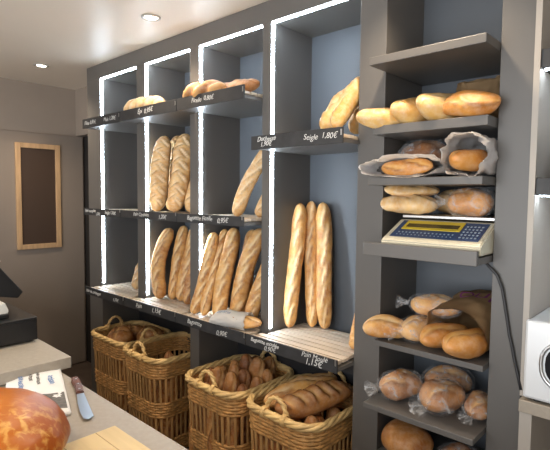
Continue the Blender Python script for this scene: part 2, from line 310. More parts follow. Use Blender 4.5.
# ---------------------------------------------------------------- bread meshes
def loaf_mesh(name, L, Rr, m, seed=0, style='slash', n=5, wide=1.0, deep=.85, endp=2.6, bend=0.0, nu=64, nv=28, flat=0.0, ang=17, gd=.19):
    rnd = random.Random(seed); bm = bmesh.new(); lay = bm.verts.layers.float_color.new('crust')
    al = math.radians(ang); sl = []
    if style in ('slash', 'chevron', 'cross', 'ridge'):
        for k in range(n):
            sc = (k+.5)/n*L*.92+.04*L+rnd.uniform(-.006, .006)
            if style == 'slash': sl.append((sc, Rr*rnd.uniform(-.25, .25), al*rnd.uniform(.6, 1.15), L/n*rnd.uniform(.95, 1.3), Rr*rnd.uniform(.10, .15)))
            if style == 'ridge': sl.append((sc, 0, math.radians(62), Rr*2.0, Rr*.12))
            if style == 'chevron': sl += [(sc, Rr*.55, math.radians(-38), Rr*1.7, Rr*.11), (sc+L/n*.4, -Rr*.55, math.radians(38), Rr*1.7, Rr*.11)]
        if style == 'cross': sl = [(L*.5, 0, PI/4, L*.8, Rr*.1), (L*.5, 0, -PI/4, L*.8, Rr*.1)]
    ph = rnd.uniform(0, 6); rings = []
    for i in range(nu+1):
        u = .5-.5*math.cos(PI*(.02+.96*i/nu)); u = .35*u+.65*(i/nu) if L > Rr*4 else u
        e = abs(2*u-1); prof = max(0, 1-e**endp)**.5; prof = max(prof, .06)
        s = u*L; off = bend*math.sin(PI*u)+Rr*.10*math.sin(u*7+ph); ring = []
        for j in range(nv):
            th = 2*PI*j/nv; # angle 0 faces -y
            r = Rr*prof*(1+.05*math.sin(3*th+u*5+ph)+.07*noise.noise(Vector((math.cos(th)*1.5, math.sin(th)*1.5+seed, s/Rr*.9))))
            tt = th if th < PI else th-2*PI
            cut = 0; edge = 0
            if style == 'twist':
                q = math.cos(2*(th+s/L*2*PI*n/2)); r *= 1+.22*q; cut = max(0, .7*q); edge = max(0, -q-.5)
            wv = tt*Rr
            if abs(tt) < 1.75:
                for sc, w0, a, ln, bw in sl:
                    p = (s-sc)*math.cos(a)+(wv-w0)*math.sin(a); q = -(s-sc)*math.sin(a)+(wv-w0)*math.cos(a)
                    q += bw*1.1*noise.noise(Vector((s/Rr*1.4, wv/Rr*2, seed+.5)))
                    if abs(p) < ln*.62 and abs(q) < bw*7:
                        g = max(0, 1-(abs(p)/(ln*.55))**4)
                        k1 = math.exp(-(q/(bw*1.5))**2)*g; k2 = math.exp(-((q-bw*2.6)/bw)**2)*g
                        r += Rr*(-gd*k1+gd*.8*k2); cut = max(cut, k1); edge = max(edge, k2)
            x = math.sin(th)*r*wide+off; y = -math.cos(th)*r*deep
            if y > 0 and flat: y *= (1-flat)
            v = bm.verts.new((x, y, s)); v[lay] = (min(1, cut), min(1, edge), 0, 1); ring.append(v)
        rings.append(ring)
    for A, B in zip(rings, rings[1:]):
        for k in range(nv): bm.faces.new((A[k], A[(k+1) % nv], B[(k+1) % nv], B[k]))
    bm.faces.new(rings[0][::-1]); bm.faces.new(rings[-1])
    me = bpy.data.meshes.new(name); bm.normal_update(); bm.to_mesh(me); bm.free(); me.materials.append(M[m])
    for p in me.polygons: p.use_smooth = True
    return me
def bread(me, name, label, base, top, face=(.6, -1, .2), group=None, scale=(1, 1, 1), cat='bread'):
    o = bpy.data.objects.new(name, me); C.objects.link(o); frame(o, base, top, face)
    o.matrix_world = o.matrix_world @ Matrix.Diagonal((*scale, 1)); return tag(o, label, cat, group)
bag = [loaf_mesh('baguette', 1, .042/.6, 'golden', s, 'slash', 5, nu=80, endp=8) for s in range(3)]   # unit length, radius .07
# those are built at length 1; place() scales all axes so that the length and thickness are right
def bag_place(k, label, base, top, dia, group, mesh=None, face=(.6, -1, .2), name='baguette'):
    L = (Vector(top)-Vector(base)).length; s = dia/2/.070*1.1
    return bread((mesh or bag)[k], name, label, base, top, face, group, (s, s, L))
def B1(m, seed, style='slash', n=5, **kw): return loaf_mesh('baguette', 1, .07, m, seed, style, n, nu=80, endp=8, **kw)

# bottom row, fourth bay: three long tin baguettes
gm = 'long baguettes standing in the fourth bay'
mo = [B1('golden', 11, n=6), B1('golden', 12, n=6), B1('golden', 13, n=6)]
bag_place(0, 'long golden baguette standing at the left of three, nearest on the bare slatted tray', (-1.605, .125, .93), (-1.60, .20, 1.58), .070, gm, mo)
bag_place(1, 'slim long golden baguette in the middle of the three on the bare slatted tray', (-1.527, .215, .93), (-1.59, .27, 1.59), .066, gm, mo)
bag_place(2, 'long golden baguette standing at the right of three on the bare slatted tray', (-1.455, .235, .93), (-1.505, .27, 1.585), .074, gm, mo)
bag_place(1, 'short baguette end peeking from behind the wide grey upright', (-1.160, .06, .93), (-1.172, .18, 1.14), .07, None, mo)
# bottom row, third bay
g = 'baguettes crowded in the third bay'
p3 = [B1('golden', 21, bend=.03), B1('golden', 22, bend=-.02), B1('golden', 23), bag[0], B1('golden', 25, bend=-.03), bag[1], bag[2]]
bag_place(0, 'baguette leaning at the far left of the crowded bay, over the light strip', (-2.190, -.055, .93), (-2.155, .075, 1.40), .070, g, p3)
bag_place(1, 'second baguette from the left in the crowded bay', (-2.110, -.035, .93), (-2.125, .14, 1.415), .062, g, p3)
bag_place(2, 'broad upright baguette third from left in the crowded bay', (-2.015, -.02, .93), (-2.04, .13, 1.43), .082, g, p3)
bag_place(3, 'baguette fourth from left, half hidden behind its neighbours in the crowded bay', (-1.985, .14, .93), (-2.015, .25, 1.415), .075, g, p3)
bag_place(4, 'pale baguette leaning right in the crowded bay, above the paper-wrapped one', (-1.925, .03, .93), (-1.85, .16, 1.435), .085, g, p3)
bag_place(5, 'baguette at the far right of the crowded bay, behind the wrapped one', (-1.80, .01, .93), (-1.765, .17, 1.33), .072, g, p3)
bag_place(6, 'baguette tip between and behind the others at the back of the crowded bay', (-1.86, .24, .93), (-1.84, .285, 1.44), .07, g, p3)
# bottom row, second bay
g = 'thick baguettes in the second bay'
p2 = [B1('golden', 31, bend=-.05), B1('golden', 32), B1('golden', 33), B1('brown', 34)]
bag_place(0, 'curved thick baguette at the left of the second bay bottom row', (-2.665, .03, .93), (-2.675, .12, 1.395), .088, g, p2)
bag_place(1, 'middle baguette of the second bay bottom row', (-2.595, .08, .93), (-2.620, .20, 1.41), .072, g, p2)
bag_place(2, 'baguette right of the middle in the second bay bottom row', (-2.51, .09, .93), (-2.53, .22, 1.40), .075, g, p2)
bag_place(3, 'darker baguette against the upright in the second bay bottom row', (-2.41, .06, .93), (-2.42, .22, 1.37), .078, g, p2)
# bottom row, first bay: small pale loaf
sm = loaf_mesh('small_loaf', .22, .055, 'pale', 41, 'chevron', 3)
bread(sm, 'small_loaf', 'small pale loaf standing alone at the right end of the leftmost bottom bay', (-3.06, .09, .93), (-3.02, .15, 1.12))
# middle row, second bay: floured scored loaves
g = 'floured chevron-scored loaves'
pc = [loaf_mesh('rustic_loaf', 1, .07, 'pale', 50+i, 'chevron', 6, nu=90, endp=5, nv=32, gd=.26) for i in range(4)]
bag_place(0, 'floured scored long loaf standing front left in the middle row bay', (-2.68, .02, 1.506), (-2.675, .085, 2.0), .11, g, pc, name='rustic_loaf')
bag_place(1, 'floured scored long loaf between and behind the two front ones', (-2.69, .15, 1.506), (-2.725, .23, 2.02), .10, g, pc, name='rustic_loaf')
bag_place(2, 'floured scored long loaf standing front right in the middle row bay', (-2.50, .04, 1.506), (-2.50, .13, 2.005), .11, g, pc, name='rustic_loaf')
bag_place(3, 'floured scored long loaf half hidden by the upright on the right', (-2.39, .08, 1.506), (-2.385, .20, 1.95), .09, g, pc, name='rustic_loaf')
# middle row, third bay
g = 'pale baguettes leaning right in the middle row'
pm_ = [B1('pale', 61, bend=-.02, n=4), B1('pale', 62, n=4)]
bag_place(0, 'pale baguette leaning right across the middle row bay, its foot to the left', (-1.895, .0, 1.508), (-1.765, .13, 1.88), .070, g, pm_)
bag_place(1, 'pale baguette close to the upright, behind the leaning one in the middle row', (-1.78, .06, 1.506), (-1.745, .24, 1.80), .07, g, pm_)
# top row
tw = [loaf_mesh('twisted_bread', .42, .050, 'pale', 71, 'twist', 5, nu=110), loaf_mesh('rustic_baguette', .40, .050, 'brown', 72, 'twist', 3, nu=90, bend=.01), loaf_mesh('rustic_baguette', .42, .046, 'brown', 73, 'slash', 4, nu=90)]
bread(tw[0], 'twisted_bread', 'small pale twisted bread lying on the top row tray lettered Épi', (-2.88, -.075, 2.180), (-2.46, -.06, 2.176), (0, -.5, 1))
bread(loaf_mesh('baguette', .34, .03, 'pale', 74, 'slash', 3, nu=70), 'baguette', 'slim pale baguette lying behind the twisted bread on the top row', (-2.72, .04, 2.156), (-2.40, .05, 2.156), (0, -.3, 1))
bread(tw[1], 'rustic_baguette', 'knobbly brown baguette lying at the front left of the top row tray lettered Ficelle', (-2.225, -.085, 2.178), (-1.87, -.07, 2.178), (0, -.3, 1), scale=(1, 1, .85))
bread(tw[2], 'rustic_baguette', 'brown baguette lying behind the knobbly one on the top row', (-2.12, .03, 2.185), (-1.73, .01, 2.185), (0, -.3, 1), scale=(1, 1, .93))
# high tray by the wide upright
g = 'ridged loaves on the high Seigle tray'
pr_ = [loaf_mesh('ridged_loaf', .34, .062, 'yellow_crust', 80+i, 'slash', 2, wide=.8, gd=.22, endp=3, nu=70) for i in range(3)]
bread(pr_[0], 'ridged_loaf', 'ridged golden loaf leaning at the left of the high Seigle tray', (-1.285, -.035, 1.905), (-1.20, .10, 2.09), (-.6, -1, .4), g, (1, 1, .78))
bread(pr_[1], 'ridged_loaf', 'ridged golden loaf in the middle of the high Seigle tray', (-1.21, -.06, 1.905), (-1.155, .06, 2.12), (-.6, -1, .4), g, (.8, .8, .78))
bread(pr_[2], 'ridged_loaf', 'ridged golden loaf at the back right of the high Seigle tray', (-1.235, .13, 1.905), (-1.18, .22, 2.13), (-.5, -1, .4), g, (.9, .9, .7))

# paper-wrapped baguette lying on the crowded tray
def sleeve_mesh(name, L, rx, rz, m, seed, fold=.012, open_flare=1.12, nu=22, nv=44, th=.0016, closed_end=.35):
    bm = bmesh.new(); rings = []
    for i in range(nu+1):
        u = i/nu; k = closed_end+(1-closed_end)*min(1, (u*3))**.6; k *= 1+(open_flare-1)*u**3; ring = []
        for j in range(nv):
            a = 2*PI*j/nv; c, s = math.cos(a), math.sin(a)
            px = math.copysign(abs(c)**.7, c)*rx*(.9+.1*k); pz = math.copysign(abs(s)**.9, s)*rz*k
            d = fold*(noise.noise(Vector((c*2.2+seed, s*2.2, u*3.5)))+.5*noise.noise(Vector((c*6+seed, s*6, u*9))))
            d2 = fold*1.6*noise.noise(Vector((c*3, s*3+seed, 7)))*u**4
            ring.append(bm.verts.new((px+c*d, pz+s*d, u*L+d2)))
        rings.append(ring)
    for A, B in zip(rings, rings[1:]):
        for k in range(nv): bm.faces.new((A[k], A[(k+1) % nv], B[(k+1) % nv], B[k]))
    bm.faces.new(rings[0][::-1])
    bmesh.ops.solidify(bm, geom=bm.faces[:], thickness=th)
    me = bpy.data.meshes.new(name); bm.normal_update(); bm.to_mesh(me); bm.free(); me.materials.append(M[m])
    for p in me.polygons: p.use_smooth = True
    return me
def place_mesh(me, name, base, top, face, label=None, cat=None, parent=None, scale=(1, 1, 1)):
    o = bpy.data.objects.new(name, me); C.objects.link(o); frame(o, base, top, face); o.matrix_world = o.matrix_world @ Matrix.Diagonal((*scale, 1))
    if label: tag(o, label, cat)
    if parent: o.parent = parent
    return o
sl = place_mesh(sleeve_mesh('paper_sleeve', .22, .052, .034, 'paper', 3, fold=.006), 'paper_sleeve', (-1.945, -.10, .968), (-1.785, -.06, .970), (0, -.35, 1), 'white paper sleeve with blue print lying across the crowded baguette tray', 'paper bag')
SLEEVE = sl
bread(loaf_mesh('baguette', .26, .040, 'golden', 91, 'slash', 3, nu=70), 'baguette', 'baguette end sticking out of the white paper sleeve on the tray', (-1.91, -.10, .968), (-1.675, -.035, .968), (0, -.5, 1), scale=(1.0, .85, 1))

# ---------------------------------------------------------------- baskets
def basket_proto():
    W, Ly, H = .43, .49, .62; ns = 46
    def per(t, z, off=0.0):
        k = .90+.10*z/H; a, b = W/2*k, Ly/2*k; rc = .10
        sx, sy = a-rc, b-rc; seg = [2*sy, PI/2*rc, 2*sx, PI/2*rc]*2; tot = sum(seg); d = (t % 1)*tot; i = 0
        while d > seg[i]: d -= seg[i]; i += 1
        f = d/seg[i]
        cs = [((sx), (-sy), 0), ((sx), (sy), 0), ((sx), (sy), PI/2), (-sx, sy, PI/2), (-sx, sy, PI/2), (-sx, -sy, PI), (-sx, -sy, PI), (sx, -sy, 1.5*PI)]
        r = rc+off
        if i == 0: p, nrm = (sx+r, -sy+2*sy*f), (1, 0)
        elif i == 1: an = PI/2*f; nrm = (math.cos(an), math.sin(an)); p = (sx+r*nrm[0], sy+r*nrm[1])
        elif i == 2: p, nrm = (sx-2*sx*f, sy+r), (0, 1)
        elif i == 3: an = PI/2+PI/2*f; nrm = (math.cos(an), math.sin(an)); p = (-sx+r*nrm[0], sy+r*nrm[1])
        elif i == 4: p, nrm = (-sx-r, sy-2*sy*f), (-1, 0)
        elif i == 5: an = PI+PI/2*f; nrm = (math.cos(an), math.sin(an)); p = (-sx+r*nrm[0], -sy+r*nrm[1])
        elif i == 6: p, nrm = (-sx+2*sx*f, -sy-r), (0, -1)
        else: an = 1.5*PI+PI/2*f; nrm = (math.cos(an), math.sin(an)); p = (sx+r*nrm[0], -sy+r*nrm[1])
        return Vector((p[0], p[1], z))
    t = thing('wicker_basket', '', 'basket')
    bm = bmesh.new(); N = ns*4; rnd = random.Random(4)
    for z0, z1 in ((.015, .10), (.255, .345), (.50, .595)):
        z = z0; k = 0
        while z < z1:
            add_tube(bm, [per(i/N, z+.0005*math.sin(i*.37+k), .0024*math.cos(ns*PI*i/N+PI*k)) for i in range(N)], .0082, 6, closed=True); z += .0165; k += 1
    obj('weave', bm, 'wicker', t, True)
    bm = bmesh.new()
    for i in range(ns):
        for dt in (-.0018, .0018):
            add_tube(bm, [per(i/ns+dt+rnd.uniform(-.0004, .0004), z, 0) for z in (.01, .16, .31, .46, .60)], .0052, 5)
    obj('stakes', bm, 'stake', t, True)
    bm = bmesh.new(); N = 140
    for q in range(4):
        add_tube(bm, [per(i/N, .606+.010*math.sin(2*PI*(i*3/N*2+q/4)), .009*math.cos(2*PI*(i*3/N*2+q/4))+.003) for i in range(N)], .0098, 7, closed=True)
    obj('rim', bm, 'wicker_rim', t, True)
    bx('bottom', 'wicker', t, -W/2*.86, W/2*.86, -Ly/2*.86, Ly/2*.86, .012, .022)
    for sgn in (-1, 1):
        bm = bmesh.new(); yb = sgn*(Ly/2-.002)
        for ph in (0, PI):
            pts = []
            for i in range(25):
                a = PI*i/24; c = (-.062*math.cos(a), .085*math.sin(a)); pts.append((c[0]+.006*math.cos(ph+a*7), yb-sgn*.012+.006*math.sin(ph+a*7), .60+c[1]))
            add_tube(bm, pts, .0078, 7)
        for sx in (-.062, .062):
            for k in range(4): add_tube(bm, [(sx-.009+.006*k+.0*a, yb+.024*math.cos(a), .606+.024*math.sin(a)) for a in [2*PI*j/14 for j in range(14)]], .0036, 5, closed=True)
        obj('handle', bm, 'wicker_rim', t, True)
    return t
bk = basket_proto()
def dup(r, loc, rz, label, group, sc=(1, 1, 1)):
    c = r.copy(); C.objects.link(c); c.location = loc; c.rotation_euler = (0, 0, rz); c.scale = sc; c['label'] = label; c['group'] = group
    for ch in r.children: d = ch.copy(); C.objects.link(d); d.parent = c
    return c
g = 'tall wicker baskets under the shelves'
BK = [((-3.095, .075, 0), PI/2, 'wicker basket at the far left holding round crusty loaves', (.95, 1.0, .995)),
      ((-2.60, .075, 0), 0, 'wicker basket second from left, nearly empty with one bread tip showing', (1, 1, 1.01)),
      ((-1.905, .055, 0), 0, 'wicker basket third from left, full of upright pointed brown breads', (1, 1, 1.02)),
      ((-1.415, .055, 0), 0, 'wicker basket nearest the wide upright, holding two large scored loaves', (1, 1, 1.03))]
for i, (loc, rz, lb, sc) in enumerate(BK):
    if i == 0: bk.location = loc; bk.rotation_euler = (0, 0, rz); bk['label'] = lb; bk['group'] = g; bk.scale = sc
    else: dup(bk, loc, rz, lb, g, sc)

# breads in the baskets
bo = [loaf_mesh('round_loaf', .20, .078, 'brown', 100+i, 'cross', wide=1.15, deep=.8, endp=2.1, nu=40, nv=36) for i in range(2)]
g = 'round crusty loaves in the far left basket'
bread(bo[0], 'round_loaf', 'round crusty loaf nearest in the far left basket', (-3.17, -.045, .60), (-2.99, -.02, .60), (.1, -.4, 1), g)
bread(bo[1], 'round_loaf', 'round crusty loaf behind and right of the nearest in the far left basket', (-3.05, .12, .60), (-2.88, .15, .60), (.1, -.4, 1), g)
bread(bo[1], 'round_loaf', 'round crusty loaf at the back of the far left basket, below its handle', (-3.27, .12, .575), (-3.12, .19, .575), (.1, -.2, 1), g, (.8, .8, .9))
up_ = [loaf_mesh('upright_bread', 1, .07, 'brown', 110+i, 'slash', 3, nu=60, endp=3.2) for i in range(3)]
g = 'breads standing inside the far left basket'
for i, (x, y) in enumerate([(-3.26, -.04), (-3.10, -.05), (-2.97, -.04), (-3.2, .18), (-2.98, .17)]):
    bag_place(i % 3, 'long brown bread standing inside the far left basket, seen between the stakes', (x, y, .03), (x, y, .50), .10, g, up_, name='upright_bread')
g = 'breads standing inside the second basket'
for i, (x, y) in enumerate([(-2.66, -.03), (-2.55, -.05), (-2.47, .06), (-2.67, .10), (-2.56, .14)]):
    bag_place(i % 3, 'long brown bread standing low inside the second basket, seen between the stakes', (x, y, .03), (x, y, .47+.02*(i % 2)), .10, g, up_, name='upright_bread')
bag_place(2, 'single brown bread tip showing above the rim of the second basket', (-2.455, -.045, .03), (-2.445, -.04, .645), .10, None, up_, name='upright_bread')
pt = [loaf_mesh('pointed_bread', 1, .07, ['brown', 'deep', 'brown'][i], 120+i, 'slash', 2, nu=60, endp=6) for i in range(3)]
P3 = [(-2.045, -.125, .655, .088), (-1.955, -.145, .665, .085), (-1.865, -.145, .665, .085), (-1.775, -.125, .64, .08), (-2.045, -.035, .70, .088), (-1.955, -.055, .735, .095), (-1.86, -.055, .735, .09), (-1.77, -.04, .69, .085),
      (-2.045, .055, .71, .088), (-1.95, .04, .745, .09), (-1.86, .04, .74, .092), (-1.77, .05, .72, .085), (-2.04, .15, .72, .088), (-1.945, .14, .78, .10), (-1.845, .14, .79, .10), (-1.765, .14, .74, .08), (-1.96, .235, .74, .09), (-1.86, .235, .76, .09)]
rn = random.Random(9)
for i, (x, y, z, d) in enumerate(P3):
    row = ['front', 'second', 'third', 'fourth', 'back'][min(4, i//4)]; col = ['leftmost', 'second from left', 'third from left', 'rightmost'][i % 4] if i < 16 else ['left', 'right'][i-16]
    bag_place(i % 3, f'pointed brown bread in the third basket, {row} row, {col}', (x, y, .03), (x+rn.uniform(-.012, .012), y+rn.uniform(-.012, .012), z-.055-.02*(i > 7)), d*.98, 'pointed brown breads packed upright in the third basket', pt, name='pointed_bread')
g = 'two large scored loaves in the fourth basket'
big = [loaf_mesh('large_loaf', .46, .062, 'golden', 131, 'slash', 3, endp=2.8, bend=.01, nu=70), loaf_mesh('large_loaf', .42, .068, 'brown', 132, 'ridge', 6, endp=2.8, nu=90, nv=36, gd=.2)]
bread(big[0], 'large_loaf', 'large smooth golden loaf lying at the back left of the fourth basket', (-1.54, -.13, .635), (-1.40, .24, .685), (0, -.4, 1), g, (1, 1, .9))
bread(big[1], 'large_loaf', 'large brown loaf with deep slanting cuts lying at the front of the fourth basket', (-1.44, -.155, .635), (-1.275, .20, .675), (.1, -.3, 1), g, (1, 1, .96))
g = 'breads packed upright in the fourth basket'
for i, (x, y, z) in enumerate([(-1.53, -.13, .56), (-1.44, -.145, .57), (-1.345, -.14, .60), (-1.285, -.085, .635), (-1.53, -.02, .56), (-1.43, -.03, .56), (-1.32, .01, .59), (-1.53, .1, .56), (-1.42, .1, .57), (-1.31, .12, .60)]):
    lb = {2: 'bread tip low at the front right corner inside the fourth basket', 3: 'small pale bread tip at the right rim of the fourth basket'}.get(i, 'brown bread standing under the large loaves in the fourth basket')
    bag_place(i % 3, lb, (x, y, .03), (x, y, z), .088, g, pt, name='pointed_bread')

# ---------------------------------------------------------------- right column goods
batard = [loaf_mesh('batard', .26, .05, 'yellow_crust', 140+i, 'slash', 1, wide=1.25, deep=.95, endp=2.4, gd=.12, ang=6) for i in range(4)]
# second shelf (z 1.892)
g = 'yellow loaves on the second shelf'
ZS = 1.893
bread(batard[0], 'small_loaf', 'yellow loaf with a thin tail overhanging the left end of the second shelf', (-1.055, -.125, ZS+.036), (-.90, .0, ZS+.03), (.3, -.5, 1), g, (.8, .8, .80))
bread(batard[1], 'small_loaf', 'yellow loaf second from left, end towards the front of the second shelf', (-.905, -.105, ZS+.052), (-.84, .13, ZS+.052), (.6, -.3, 1), g, (1.05, 1.08, .95))
bread(batard[2], 'small_loaf', 'pale yellow loaf third from left, its round end facing the front', (-.785, -.115, ZS+.054), (-.74, .13, ZS+.054), (.6, -.3, 1), g, (1.15, 1.12, .95))
bread(loaf_mesh('small_loaf', .20, .052, 'orange', 145, 'slash', 2, endp=2.1), 'small_loaf', 'plump orange-brown loaf lying crosswise at the right of the second shelf', (-.738, -.06, ZS+.044), (-.568, -.055, ZS+.044), (0, -1, .5), g, (.92, .92, 1.0))
place_mesh(sleeve_mesh('crumpled_bag', .10, .04, .024, 'grey_paper', 5, fold=.02), 'crumpled_bag', (-.90, .06, ZS+.034), (-.95, -.04, ZS+.036), (.3, -.5, 1), 'small crumpled greyish bag between the two left loaves of the second shelf', 'bag')
place_mesh(sleeve_mesh('kraft_bag', .19, .085, .055, 'kraft', 8, fold=.012), 'kraft_bag', (-.685, .22, ZS+.012), (-.690, .17, ZS+.205), (0, -1, .3), 'brown paper bag standing behind the plump loaf on the second shelf', 'paper bag', scale=(1, 1, .9))
bm = bmesh.new(); add_box(bm, -.075, .075, -.05, .05, 0, .014, bev=.005); o = obj('flat_bread', bm, 'brown', None, True); o.location = (-.83, .13, ZS+.112); o.rotation_euler = (0, .06, .1); tag(o, 'flat dark bread piece behind the loaves on the second shelf', 'bread')
# third shelf (z 1.69)
ZS = 1.691
def paper_mouth(label, cx, y0, y1, w, h, seed, m='grey_paper', fold=.016):
    me = sleeve_mesh('paper_bag', y1-y0, w/2, h/2, m, seed, fold=fold, open_flare=1.08, nv=56, nu=26, closed_end=.3)
    return place_mesh(me, 'paper_bag', (cx, y1, ZS+h/2+.006), (cx, y0, ZS+h/2+.006), (0, 0, 1), label, 'paper bag')
paper_mouth('wide white paper bag lying open at the left of the third shelf', -.865, -.135, .05, .33, .066, 12)
bread(loaf_mesh('loaf', .21, .040, 'orange', 150, 'slash', 2), 'loaf', 'orange-brown loaf showing in the mouth of the wide white bag', (-.965, -.075, ZS+.038), (-.755, -.075, ZS+.038), (0, -1, .6), None, (.9, .72, 1))
# (dark loaf follows the film helper)
paper_mouth('upright greyish paper bag with open mouth at the right of the third shelf', -.635, -.12, .12, .15, .135, 19, 'grey_paper', .018)
bread(loaf_mesh('loaf', .18, .046, 'orange', 152, 'slash', 2), 'loaf', 'orange-brown loaf inside the greyish bag at the right of the third shelf', (-.67, -.11, ZS+.058), (-.61, .06, ZS+.058), (0, -.6, 1), None, (1, 1, 1))
# clear bags
def film_bag(parent, L, rx, ry, seed, neck='base'):
    bm = bmesh.new(); nu, nv = 34, 30; rings = []
    for i in range(nu+1):
        u = i/nu; s = (u*1.36-.30)*L       # neck tuft before the loaf starts
        if s < -.05*L: k = .16+.42*((-.05*L-s)/(.25*L))**1.2
        else:
            q = min(1, (s+.05*L)/(1.12*L)); k = max(.16, (1-abs(2*q-1)**2.8)**.5)*1.09
        ring = []
        for j in range(nv):
            a = 2*PI*j/nv; n_ = noise.noise(Vector((math.cos(a)*3+seed, math.sin(a)*3, u*6)))*.10+noise.noise(Vector((math.cos(a)*9+seed, math.sin(a)*9, u*9)))*.05
            kk = k*(1+n_*(1.2 if s > 0 else 3.5)); ring.append(bm.verts.new((rx*kk*math.sin(a), -ry*kk*math.cos(a), s)))
        rings.append(ring)
    for A, B in zip(rings, rings[1:]):
        for k in range(nv): bm.faces.new((A[k], A[(k+1) % nv], B[(k+1) % nv], B[k]))
    bm.faces.new(rings[-1]); obj('plastic_bag', bm, 'film', parent, True)
def bagged(label, base, top, r, m, seed, face=(.2, -.4, 1), group=None, wide=1.15, deep=.9):
    L = (Vector(top)-Vector(base)).length; t = thing('bagged_loaf', label, 'bagged bread', (0, 0, 0), group); frame(t, base, top, face)
    me = loaf_mesh('loaf', L, r, m, seed, 'slash', 2, wide=wide, deep=deep, endp=2.4, gd=.10); o = bpy.data.objects.new('loaf', me); C.objects.link(o); o.parent = t
    film_bag(t, L, r*wide, r*deep, seed); return t
bagged('dark round-topped loaf in clear film behind the wide white bag', (-1.0, .15, ZS+.082), (-.79, .15, ZS+.082), .086, 'deep', 151, (0, -.3, 1), wide=1.1, deep=.98)
# scale and goods on it
sc = thing('shop_scale', 'cream electronic shop scale with yellow display and blue keypad', 'scale', (-.748, .03, 1.419))
o_ = (.748, -.03, -1.419)
def P_(pts): return [(y+o_[1], z+o_[2]) for y, z in pts]
bm = bmesh.new(); add_prism(bm, P_([(-.118, 1.424), (-.122, 1.452), (-.112, 1.462), (.028, 1.528), (.20, 1.528), (.20, 1.424)]), -.185, .185); bmesh.ops.bevel(bm, geom=bm.edges[:], offset=.004, segments=2, affect='EDGES'); obj('body', bm, 'cream', sc)
bm = bmesh.new()
for sx in (-.15, .15):
    for yy in (-.10, .14): add_lathe(bm, [(.014, 0), (.014, .006)], sx, yy, 12)
obj('feet', bm, 'black', sc)
sa = math.atan2(.066, .14); 
def slope_box(name, m, u0, u1, v0, v1, h):       # box lying on the sloped face
    bm = bmesh.new(); add_box(bm, -.185+.37*u0, -.185+.37*u1, .155*v0, .155*v1, 0, h, bev=.0006); o = obj(name, bm, m, sc)
    o.location = (0, -.112+o_[1], 1.462+o_[2]+.0008); o.rotation_euler = (sa, 0, 0); return o
kp = slope_box('keypad', 'blue', .06, .955, .10, .93, .0016)
db = slope_box('display_bezel', 'yellow', .12, .73, .47, .90, .004)
dd = slope_box('display', 'lcd', .155, .70, .56, .74, .0052); dd.parent = db; dd.location = (0, 0, 0); dd.rotation_euler = (0, 0, 0)
bm = bmesh.new()
for i in range(15): add_box(bm, -.185+.37*(.12+.04*i), -.185+.37*(.135+.04*i), .155*.30, .155*.34, 0, .0028); add_box(bm, -.185+.37*(.12+.04*i), -.185+.37*(.13+.04*i), .155*.19, .155*.22, 0, .0028)
bm2 = bmesh.new()
for i in range(5):
    for j in range(5): add_box(bm2, -.185+.37*(.76+.036*i), -.185+.37*(.778+.036*i), .155*(.2+.13*j), .155*(.25+.13*j), 0, .0028)
obj('function_keys', bm, 'key', kp); obj('number_keys', bm2, 'key', kp)
bx('weighing_plate', 'steel', sc, -.175, .18, .025+o_[1], .255+o_[1], 1.535+o_[2], 1.548+o_[2], bev=.003)
g = 'pale floured loaves stacked on the scale'
ZP = 1.549
pb = [loaf_mesh('floured_loaf', .30, .042, 'pale', 160+i, 'slash', 2, wide=1.2, deep=.8, endp=2.6) for i in range(3)]
bread(pb[0], 'floured_loaf', 'pale floured loaf lower of the two at the left end of the scale plate', (-.992, -.03, ZP+.042), (-.80, .06, ZP+.042), (0, -.3, 1), g, (1.2, 1.12, .74))
bread(pb[1], 'floured_loaf', 'pale floured loaf on top of the other at the left end of the scale plate', (-.992, -.005, ZP+.099), (-.82, .12, ZP+.097), (0, -.3, 1), g, (1.15, .75, .72))
bread(pb[2], 'floured_loaf', 'darker floured loaf in the middle of the scale plate', (-.87, .20, ZP+.05), (-.68, .20, ZP+.05), (0, -.3, 1), None, (1.3, 1.5, .7))
bagged('orange loaf in clear film at the right end of the scale plate', (-.74, .03, ZP+.052), (-.585, .06, ZP+.052), .056, 'orange', 170, (0, -.3, 1))
tag(obj('power_cable', (lambda b: (add_tube(b, [(-.60, .0, 1.41), (-.584, -.010, 1.394), (-.542, -.012, 1.353), (-.525, -.010, 1.31), (-.517, -.009, 1.27), (-.506, -.008, 1.21), (-.496, -.008, 1.153), (-.485, -.008, 1.11), (-.477, -.008, 1.071), (-.464, -.008, 1.02), (-.452, -.010, .975)], .0052, 8), b)[1])(bmesh.new()), 'cable', None, True), 'dark cable hanging from the scale down the right grey upright', 'cable')
# sixth shelf (z 1.037)
ZS = 1.038
bread(loaf_mesh('loaf', .19, .052, 'golden', 180, 'slash', 1, endp=2.2), 'loaf', 'golden loaf end overhanging the left of the shelf below the scale', (-1.035, -.075, ZS+.05), (-.90, .04, ZS+.05), (.2, -.4, 1), None)
bagged('pale loaf in clear plastic between the golden loaf end and the brown bag', (-.895, -.02, ZS+.05), (-.80, .16, ZS+.05), .052, 'golden', 181)
bagged('crusty loaf in clear plastic lying on top of the pile below the scale', (-.895, .06, ZS+.15), (-.72, .13, ZS+.145), .046, 'golden', 182, (0, -.3, 1))
kb = sleeve_mesh('kraft_bag', .29, .135, .085, 'kraft', 22, fold=.012, nv=56, closed_end=.6)
k = place_mesh(kb, 'kraft_bag', (-.650, .29, ZS+.150), (-.690, .02, ZS+.080), (0, 0, 1), 'brown paper bag with purple lettering holding two orange loaves below the scale', 'paper bag', scale=(.86, 1, 1))
